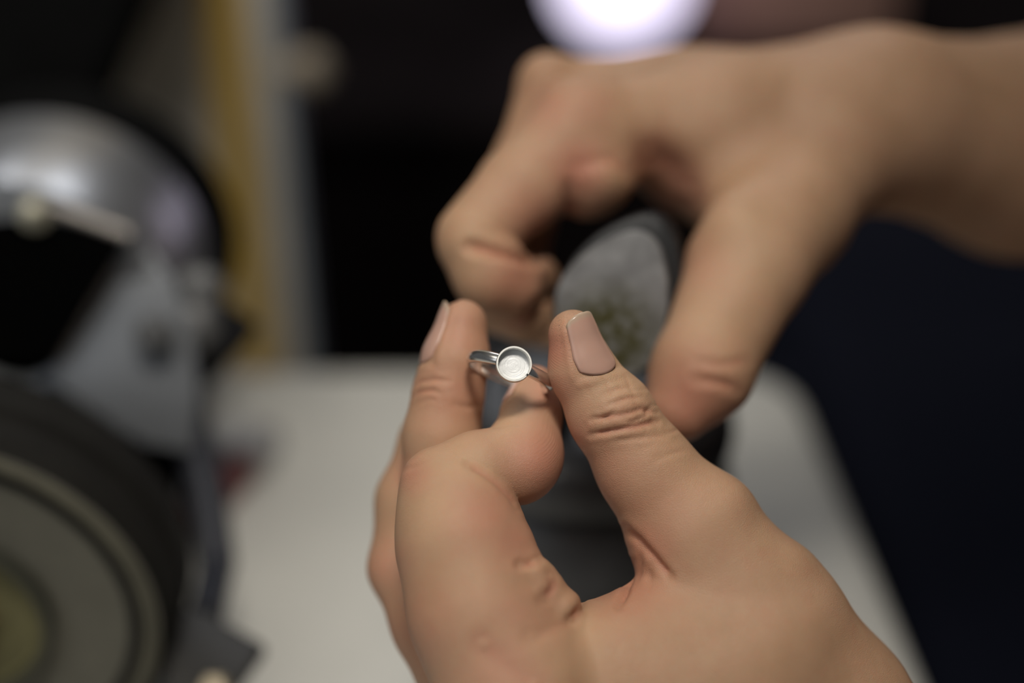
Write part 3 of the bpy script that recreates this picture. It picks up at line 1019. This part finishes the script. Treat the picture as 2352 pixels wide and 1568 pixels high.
TR = Figure()
TR.g['palm'] = []
for y0, y1, y2 in ((0.44, 0.40, 0.40), (0.66, 0.74, 0.80)):
    TR.chain('palm', [KW(0.50, y0, 0.58, 0.125), KW(0.30, (y0 + y1) / 2, 0.585, 0.10), KW(0.02, y1, 0.565, 0.075), KW(0.05, y2, 0.10, 0.06)], 60)
TR.chain('palm', [KW(0.50, 0.44, 0.58, 0.13), KW(0.50, 0.66, 0.58, 0.13)], 60)
V_, F_ = TR.polygonise(9.0)
link('trousers', mesh_np('trousers', cam2world(V_ / 1000), F_), NAVY, person)
# apron lying over the lap
bm = bmesh.new()
nx, ny = 28, 44
grid = []
for i in range(nx):
    row = []
    for j in range(ny):
        x = 0.152 + 0.24 * i / (nx - 1)
        y = 0.18 + 0.82 * j / (ny - 1)
        z = 0.688 + 0.006 * math.sin(9 * y + 3 * x) + 0.004 * math.sin(31 * y) * (1 - i / nx) - 0.10 * max(0, (0.40 - y)) ** 1.2 - 0.12 * max(0, y - 0.86)
        z -= 0.10 * max(0.0, (0.19 - x) / 0.04) ** 2
        row.append(bm.verts.new((x, y, z)))
    grid.append(row)
for i in range(nx - 1):
    for j in range(ny - 1):
        bm.faces.new((grid[i][j], grid[i + 1][j], grid[i + 1][j + 1], grid[i][j + 1]))
ap = from_bm('apron', bm, NAVY, person)
md = ap.modifiers.new('thickness', 'SOLIDIFY')
md.thickness = 0.003
md.offset = 0

# --- finger nails
NAIL = bpy.data.materials.new('nail')
NAIL.use_nodes = True
_n = NAIL.node_tree
_b = _n.nodes['Principled BSDF']
_at = _n.nodes.new('ShaderNodeAttribute')
_at.attribute_name = 'tip'
_rp = _n.nodes.new('ShaderNodeValToRGB')
_rp.color_ramp.elements[0].position, _rp.color_ramp.elements[0].color = 0.88, (0.55, 0.325, 0.250, 1)
_rp.color_ramp.elements[1].position, _rp.color_ramp.elements[1].color = 0.96, (0.50, 0.37, 0.27, 1)
_n.links.new(_at.outputs['Fac'], _rp.inputs['Fac'])
_n.links.new(_rp.outputs['Color'], _b.inputs['Base Color'])
_b.inputs['Roughness'].default_value = 0.26
_b.inputs['Subsurface Weight'].default_value = 0.15
_b.inputs['Subsurface Radius'].default_value = (1, 0.4, 0.25)
_b.inputs['Subsurface Scale'].default_value = 0.002


def nail(name, fig, grp, base, tip, nrm, half_ang, lift=0.02):
    """plate following the finger surface; base/tip = points (mm) on the finger's axis, nrm = outward direction"""
    a, n, l, Ln = nail_frame(base, tip, nrm)
    nu, nv = 26, 21
    P, dirs, uv = [], [], []
    for i in range(nu):
        u = i / (nu - 1)
        for j in range(nv):
            v = -1 + 2 * j / (nv - 1)
            uu = u * (1 - 0.13 * abs(v) ** 3) + 0.13 * v * v * (1 - u) ** 2
            th = v * half_ang * (0.86 + 0.14 * min(1, u * 3))
            dr = math.cos(th) * n + math.sin(th) * l
            P.append(base + a * (uu * Ln))
            dirs.append(dr)
            uv.append((u, v))
    P, dirs, uv = np.array(P), np.array(dirs), np.array(uv)
    # march outwards along each direction to the skin of this finger
    t = np.full(len(P), 0.5)
    for _ in range(40):
        t = t - np.clip(fig.group((P + dirs * t[:, None]).astype(np.float32), grp), -1, 1) * 0.8
    # beyond the tip keep the plate straight
    t = t.reshape(nu, nv)
    for i in range(nu):
        if i / (nu - 1) > 0.70:
            t[i] = np.maximum(t[i], 2 * t[i - 1] - t[i - 2] - 0.010)
    t = t.reshape(-1)
    edge = np.abs(uv[:, 1])
    h = lift - 0.20 * np.clip((edge - 0.70) / 0.30, 0, 1) ** 1.5 - 0.22 * np.clip((0.10 - uv[:, 0]) / 0.10, 0, 1) ** 1.3
    V = P + dirs * (t + h)[:, None]
    F = np.array([(i * nv + j, (i + 1) * nv + j, (i + 1) * nv + j + 1, i * nv + j + 1) for i in range(nu - 1) for j in range(nv - 1)])
    me = mesh_np(name, cam2world(V / 1000), F, {'tip': uv[:, 0]})
    o = link(name, me, NAIL, body)
    m = o.modifiers.new('plate', 'SOLIDIFY')
    m.thickness, m.offset = 0.00035, -1
    return o


for _nm, *_a in NAILS_L:
    nail(_nm, LH, *_a)
for _nm, *_a in NAILS_R:
    nail(_nm, RH, *_a)

# ------------------------------------------------------------------ silver ring
silver = mat('silver', (0.82, 0.79, 0.75), 0.22, 0.95, var=0.12, vscale=700)
satin = mat('satin_silver', (0.74, 0.73, 0.69), 0.40, 0.65, var=0.08, vscale=900)
RB = 0.00995                                     # radius to the middle of the band
e1c = np.array([math.cos(math.radians(20)), math.sin(math.radians(20)), 0.02])
e1c /= np.linalg.norm(e1c)
nc = np.array([0.03, -0.22, -1.0])
nc -= e1c * (nc @ e1c)
nc /= np.linalg.norm(nc)
R3 = np.stack([RIGHT, DOWN, FWD])                # rows: camera axes in world
e1 = Vector(e1c @ R3)
nn = Vector(nc @ R3)
axr = e1.cross(nn)
bez = W(1181, 835, FOCUS - 0.0005)
rc = bez - nn * (RB + 0.0010)
ring = thing('silver_ring', 'silver ring with an empty round cup setting pinched between thumb and fingers', 'ring', rc)
bm = bmesh.new()
nseg, npr = 128, 14
rings_ = []
for i in range(nseg):
    a = 2 * math.pi * i / nseg
    up_ = math.cos(a)                            # +1 at the setting
    hw = 0.00155 - 0.00015 * max(0, up_) ** 4
    ht = 0.00085 + 0.0002 * (1 + up_) / 2
    rad = nn * math.cos(a) + e1 * math.sin(a)
    row = []
    for k in range(npr):
        b = 2 * math.pi * k / npr
        cr, sr = math.cos(b), math.sin(b)
        rr = ht * (cr if cr > 0 else 0.45 * cr)
        row.append(bm.verts.new(rc + rad * (RB + rr) + axr * (hw * sr)))
    rings_.append(row)
for i in range(nseg):
    am = 2 * math.pi * (i + 0.5) / nseg
    if math.cos(am) > 0 and RB * abs(math.sin(am)) < 0.0037:
        continue                                 # the setting interrupts the band
    A, B_ = rings_[i], rings_[(i + 1) % nseg]
    for k in range(npr):
        bm.faces.new((A[k], A[(k + 1) % npr], B_[(k + 1) % npr], B_[k]))
from_bm('band', bm, silver, ring)
RO, RI, DEP = 0.00415, 0.00365, 0.0023
bmx = bmesh.new()
lathe_bm(bmx, [(RI, -DEP), (RI, -0.0001), (RI + 0.00008, 0), (RO - 0.00008, 0), (RO, -0.0001), (RO, -DEP * 0.75), (RO - 0.0003, -DEP - 0.0003), (0.0012, -DEP - 0.0006), (0, -DEP - 0.0006)], bez, nn, 96)
# the open seam in the wall
kill = []
for f in bmx.faces:
    c_ = f.calc_center_median() - bez
    ang = math.atan2(c_.dot(Vector(DOWN)), c_.dot(Vector(RIGHT)))
    if abs(ang - math.radians(40)) < 0.07 and c_.dot(nn) > -DEP * 0.8 and (c_ - nn * c_.dot(nn)).length > RI * 0.98:
        kill.append(f)
bmesh.ops.delete(bmx, geom=kill, context='FACES')
cup = from_bm('setting_wall', bmx, satin, ring, True, 40)
floorm = bpy.data.materials.new('turned_silver')
floorm.use_nodes = True
nt = floorm.node_tree
b = nt.nodes['Principled BSDF']
b.inputs['Metallic'].default_value = 0.25
b.inputs['Base Color'].default_value = (0.84, 0.84, 0.83, 1)
b.inputs['Roughness'].default_value = 0.45
tc = nt.nodes.new('ShaderNodeTexCoord')
sub = nt.nodes.new('ShaderNodeVectorMath')
sub.operation = 'DISTANCE'
cpt = bez - nn * DEP
sub.inputs[1].default_value = cpt
nt.links.new(tc.outputs['Object'], sub.inputs[0])
nz = nt.nodes.new('ShaderNodeTexNoise')
nz.noise_dimensions = '1D'
nz.inputs['Scale'].default_value = 3000
nt.links.new(sub.outputs['Value'], nz.inputs['W'])
nz2 = nt.nodes.new('ShaderNodeTexNoise')
nz2.inputs['Scale'].default_value = 900
nt.links.new(tc.outputs['Object'], nz2.inputs['Vector'])
ad = nt.nodes.new('ShaderNodeMath')
nt.links.new(nz.outputs['Fac'], ad.inputs[0])
nt.links.new(nz2.outputs['Fac'], ad.inputs[1])
bp = nt.nodes.new('ShaderNodeBump')
bp.inputs['Strength'].default_value = 0.5
bp.inputs['Distance'].default_value = 0.00010
nt.links.new(ad.outputs[0], bp.inputs['Height'])
nt.links.new(bp.outputs['Normal'], b.inputs['Normal'])
lathe('setting_floor', [(RI + 0.0001, 0), (RI * 0.6, 0.00003), (0, 0.00006)], bez - nn * DEP, nn, floorm, ring, n=96)

# ------------------------------------------------------------------ felt polishing stick in the far hand
tool_c = W(1408, 702, FOCUS + 0.052)
tn = Vector((np.array([-0.10, 0.06, -1.0])) @ R3).normalized()      # face normal, towards the viewer
tx = Vector((np.array([1.0, 0.10, 0.0])) @ R3)
tx = (tx - tn * tx.dot(tn)).normalized()
ty = tn.cross(tx)
stick = thing('polishing_stick', 'black-handled polishing stick with a worn grey felt pad held in the far hand', 'polishing stick', tool_c)


def outline(sx, sy, pts, n=72):
    """rounded closed outline through hand-set corner points"""
    res = []
    m = len(pts)
    for i in range(n):
        t = i / n * m
        k = int(t)
        f = t - k
        p0, p1, p2, p3 = (pts[(k + q - 1) % m] for q in range(4))
        res.append(tuple((0.5 * ((2 * p1[c]) + (-p0[c] + p2[c]) * f + (2 * p0[c] - 5 * p1[c] + 4 * p2[c] - p3[c]) * f * f + (-p0[c] + 3 * p1[c] - 3 * p2[c] + p3[c]) * f ** 3)) * (sx, sy)[c] for c in (0, 1)))
    return res


def loft(name, layers, material, parent, cap=True):
    bm = bmesh.new()
    rows = []
    for pts, h, shift in layers:
        rows.append([bm.verts.new(tool_c + tx * (p[0] + shift[0]) + Vector(DOWN * 1.0).lerp(Vector(DOWN), 1) * 0 - ty * 0 + tyd * (p[1] + shift[1]) + tn * h) for p in pts])
    for A, B_ in zip(rows[:-1], rows[1:]):
        n = len(A)
        for i in range(n):
            bm.faces.new((A[i], A[(i + 1) % n], B_[(i + 1) % n], B_[i]))
    if cap:
        bm.faces.new(rows[0])
        bm.faces.new(rows[-1])
    return from_bm(name, bm, material, parent, True, 45)


tyd = -ty if ty.dot(Vector(DOWN)) < 0 else ty
px2m = (FOCUS + 0.052) / FPX
OUT = [(30, -178), (90, -150), (122, -60), (126, 20), (112, 110), (60, 160), (10, 178), (-60, 160), (-118, 90), (-134, 10), (-122, -55), (-60, -130)]
o1 = outline(px2m, px2m, OUT)
sc_ = lambda s, o=o1: [(p[0] * s, p[1] * s) for p in o]
feltm = bpy.data.materials.new('grey_felt')
feltm.use_nodes = True
nt = feltm.node_tree
b = nt.nodes['Principled BSDF']
b.inputs['Roughness'].default_value = 0.95
b.inputs['Specular IOR Level'].default_value = 0.1
tc = nt.nodes.new('ShaderNodeTexCoord')
n1 = nt.nodes.new('ShaderNodeTexNoise')
n1.inputs['Scale'].default_value = 160
n1.inputs['Detail'].default_value = 6
nt.links.new(tc.outputs['Object'], n1.inputs['Vector'])
r1 = nt.nodes.new('ShaderNodeValToRGB')
r1.color_ramp.elements[0].position, r1.color_ramp.elements[0].color = 0.3, (0.15, 0.147, 0.147, 1)
r1.color_ramp.elements[1].position, r1.color_ramp.elements[1].color = 0.7, (0.25, 0.247, 0.245, 1)
nt.links.new(n1.outputs['Fac'], r1.inputs['Fac'])
# green compound stain around one spot of the pad
ds = nt.nodes.new('ShaderNodeVectorMath')
ds.operation = 'DISTANCE'
ds.inputs[1].default_value = W(1392, 775, FOCUS + 0.050)
nt.links.new(tc.outputs['Object'], ds.inputs[0])
mr = nt.nodes.new('ShaderNodeMapRange')
mr.inputs['From Min'].default_value, mr.inputs['From Max'].default_value = 0.007, 0.018
mr.inputs['To Min'].default_value, mr.inputs['To Max'].default_value = 1.0, 0.0
nt.links.new(ds.outputs['Value'], mr.inputs['Value'])
n2 = nt.nodes.new('ShaderNodeTexNoise')
n2.inputs['Scale'].default_value = 330
n2.inputs['Detail'].default_value = 5
nt.links.new(tc.outputs['Object'], n2.inputs['Vector'])
ml = nt.nodes.new('ShaderNodeMath')
ml.operation = 'MULTIPLY'
nt.links.new(mr.outputs['Result'], ml.inputs[0])
r2 = nt.nodes.new('ShaderNodeValToRGB')
r2.color_ramp.elements[0].position, r2.color_ramp.elements[1].position = 0.22, 0.55
nt.links.new(n2.outputs['Fac'], r2.inputs['Fac'])
nt.links.new(r2.outputs['Color'], ml.inputs[1])
mx = nt.nodes.new('ShaderNodeMix')
mx.data_type = 'RGBA'
nt.links.new(ml.outputs[0], mx.inputs[0])
nt.links.new(r1.outputs['Color'], mx.inputs[6])
mx.inputs[7].default_value = (0.060, 0.055, 0.022, 1)
nt.links.new(mx.outputs[2], b.inputs['Base Color'])
bp = nt.nodes.new('ShaderNodeBump')
bp.inputs['Strength'].default_value = 0.6
bp.inputs['Distance'].default_value = 0.0004
nt.links.new(n2.outputs['Fac'], bp.inputs['Height'])
nt.links.new(bp.outputs['Normal'], b.inputs['Normal'])
loft('felt_pad', [(sc_(0.90), 0.0022, (0, 0)), (sc_(0.965), 0.0018, (0, 0)), (sc_(1.0), 0.0002, (0, 0)), (sc_(1.0), -0.005, (0, 0))], feltm, stick)
hm = mat('handle_black', (0.012, 0.012, 0.013), 0.5, var=0.3, vscale=70)
sd = lambda s: (0.0026 * s, -0.0022 * s)
loft('handle', [(sc_(1.02), -0.0048, (0.0008, -0.0008)), (sc_(1.08), -0.0055, (0.0020, -0.0025)), (sc_(1.10), -0.0075, (0.0026, -0.0032)), (sc_(1.08), -0.018, (0.0034, -0.004)), (sc_(1.0), -0.024, (0.004, -0.0035)),
                (sc_(0.80), -0.030, (0.005, -0.0045)), (sc_(0.74), -0.050, (0.007, -0.007)), (sc_(0.60), -0.058, (0.008, -0.008))], hm, stick)
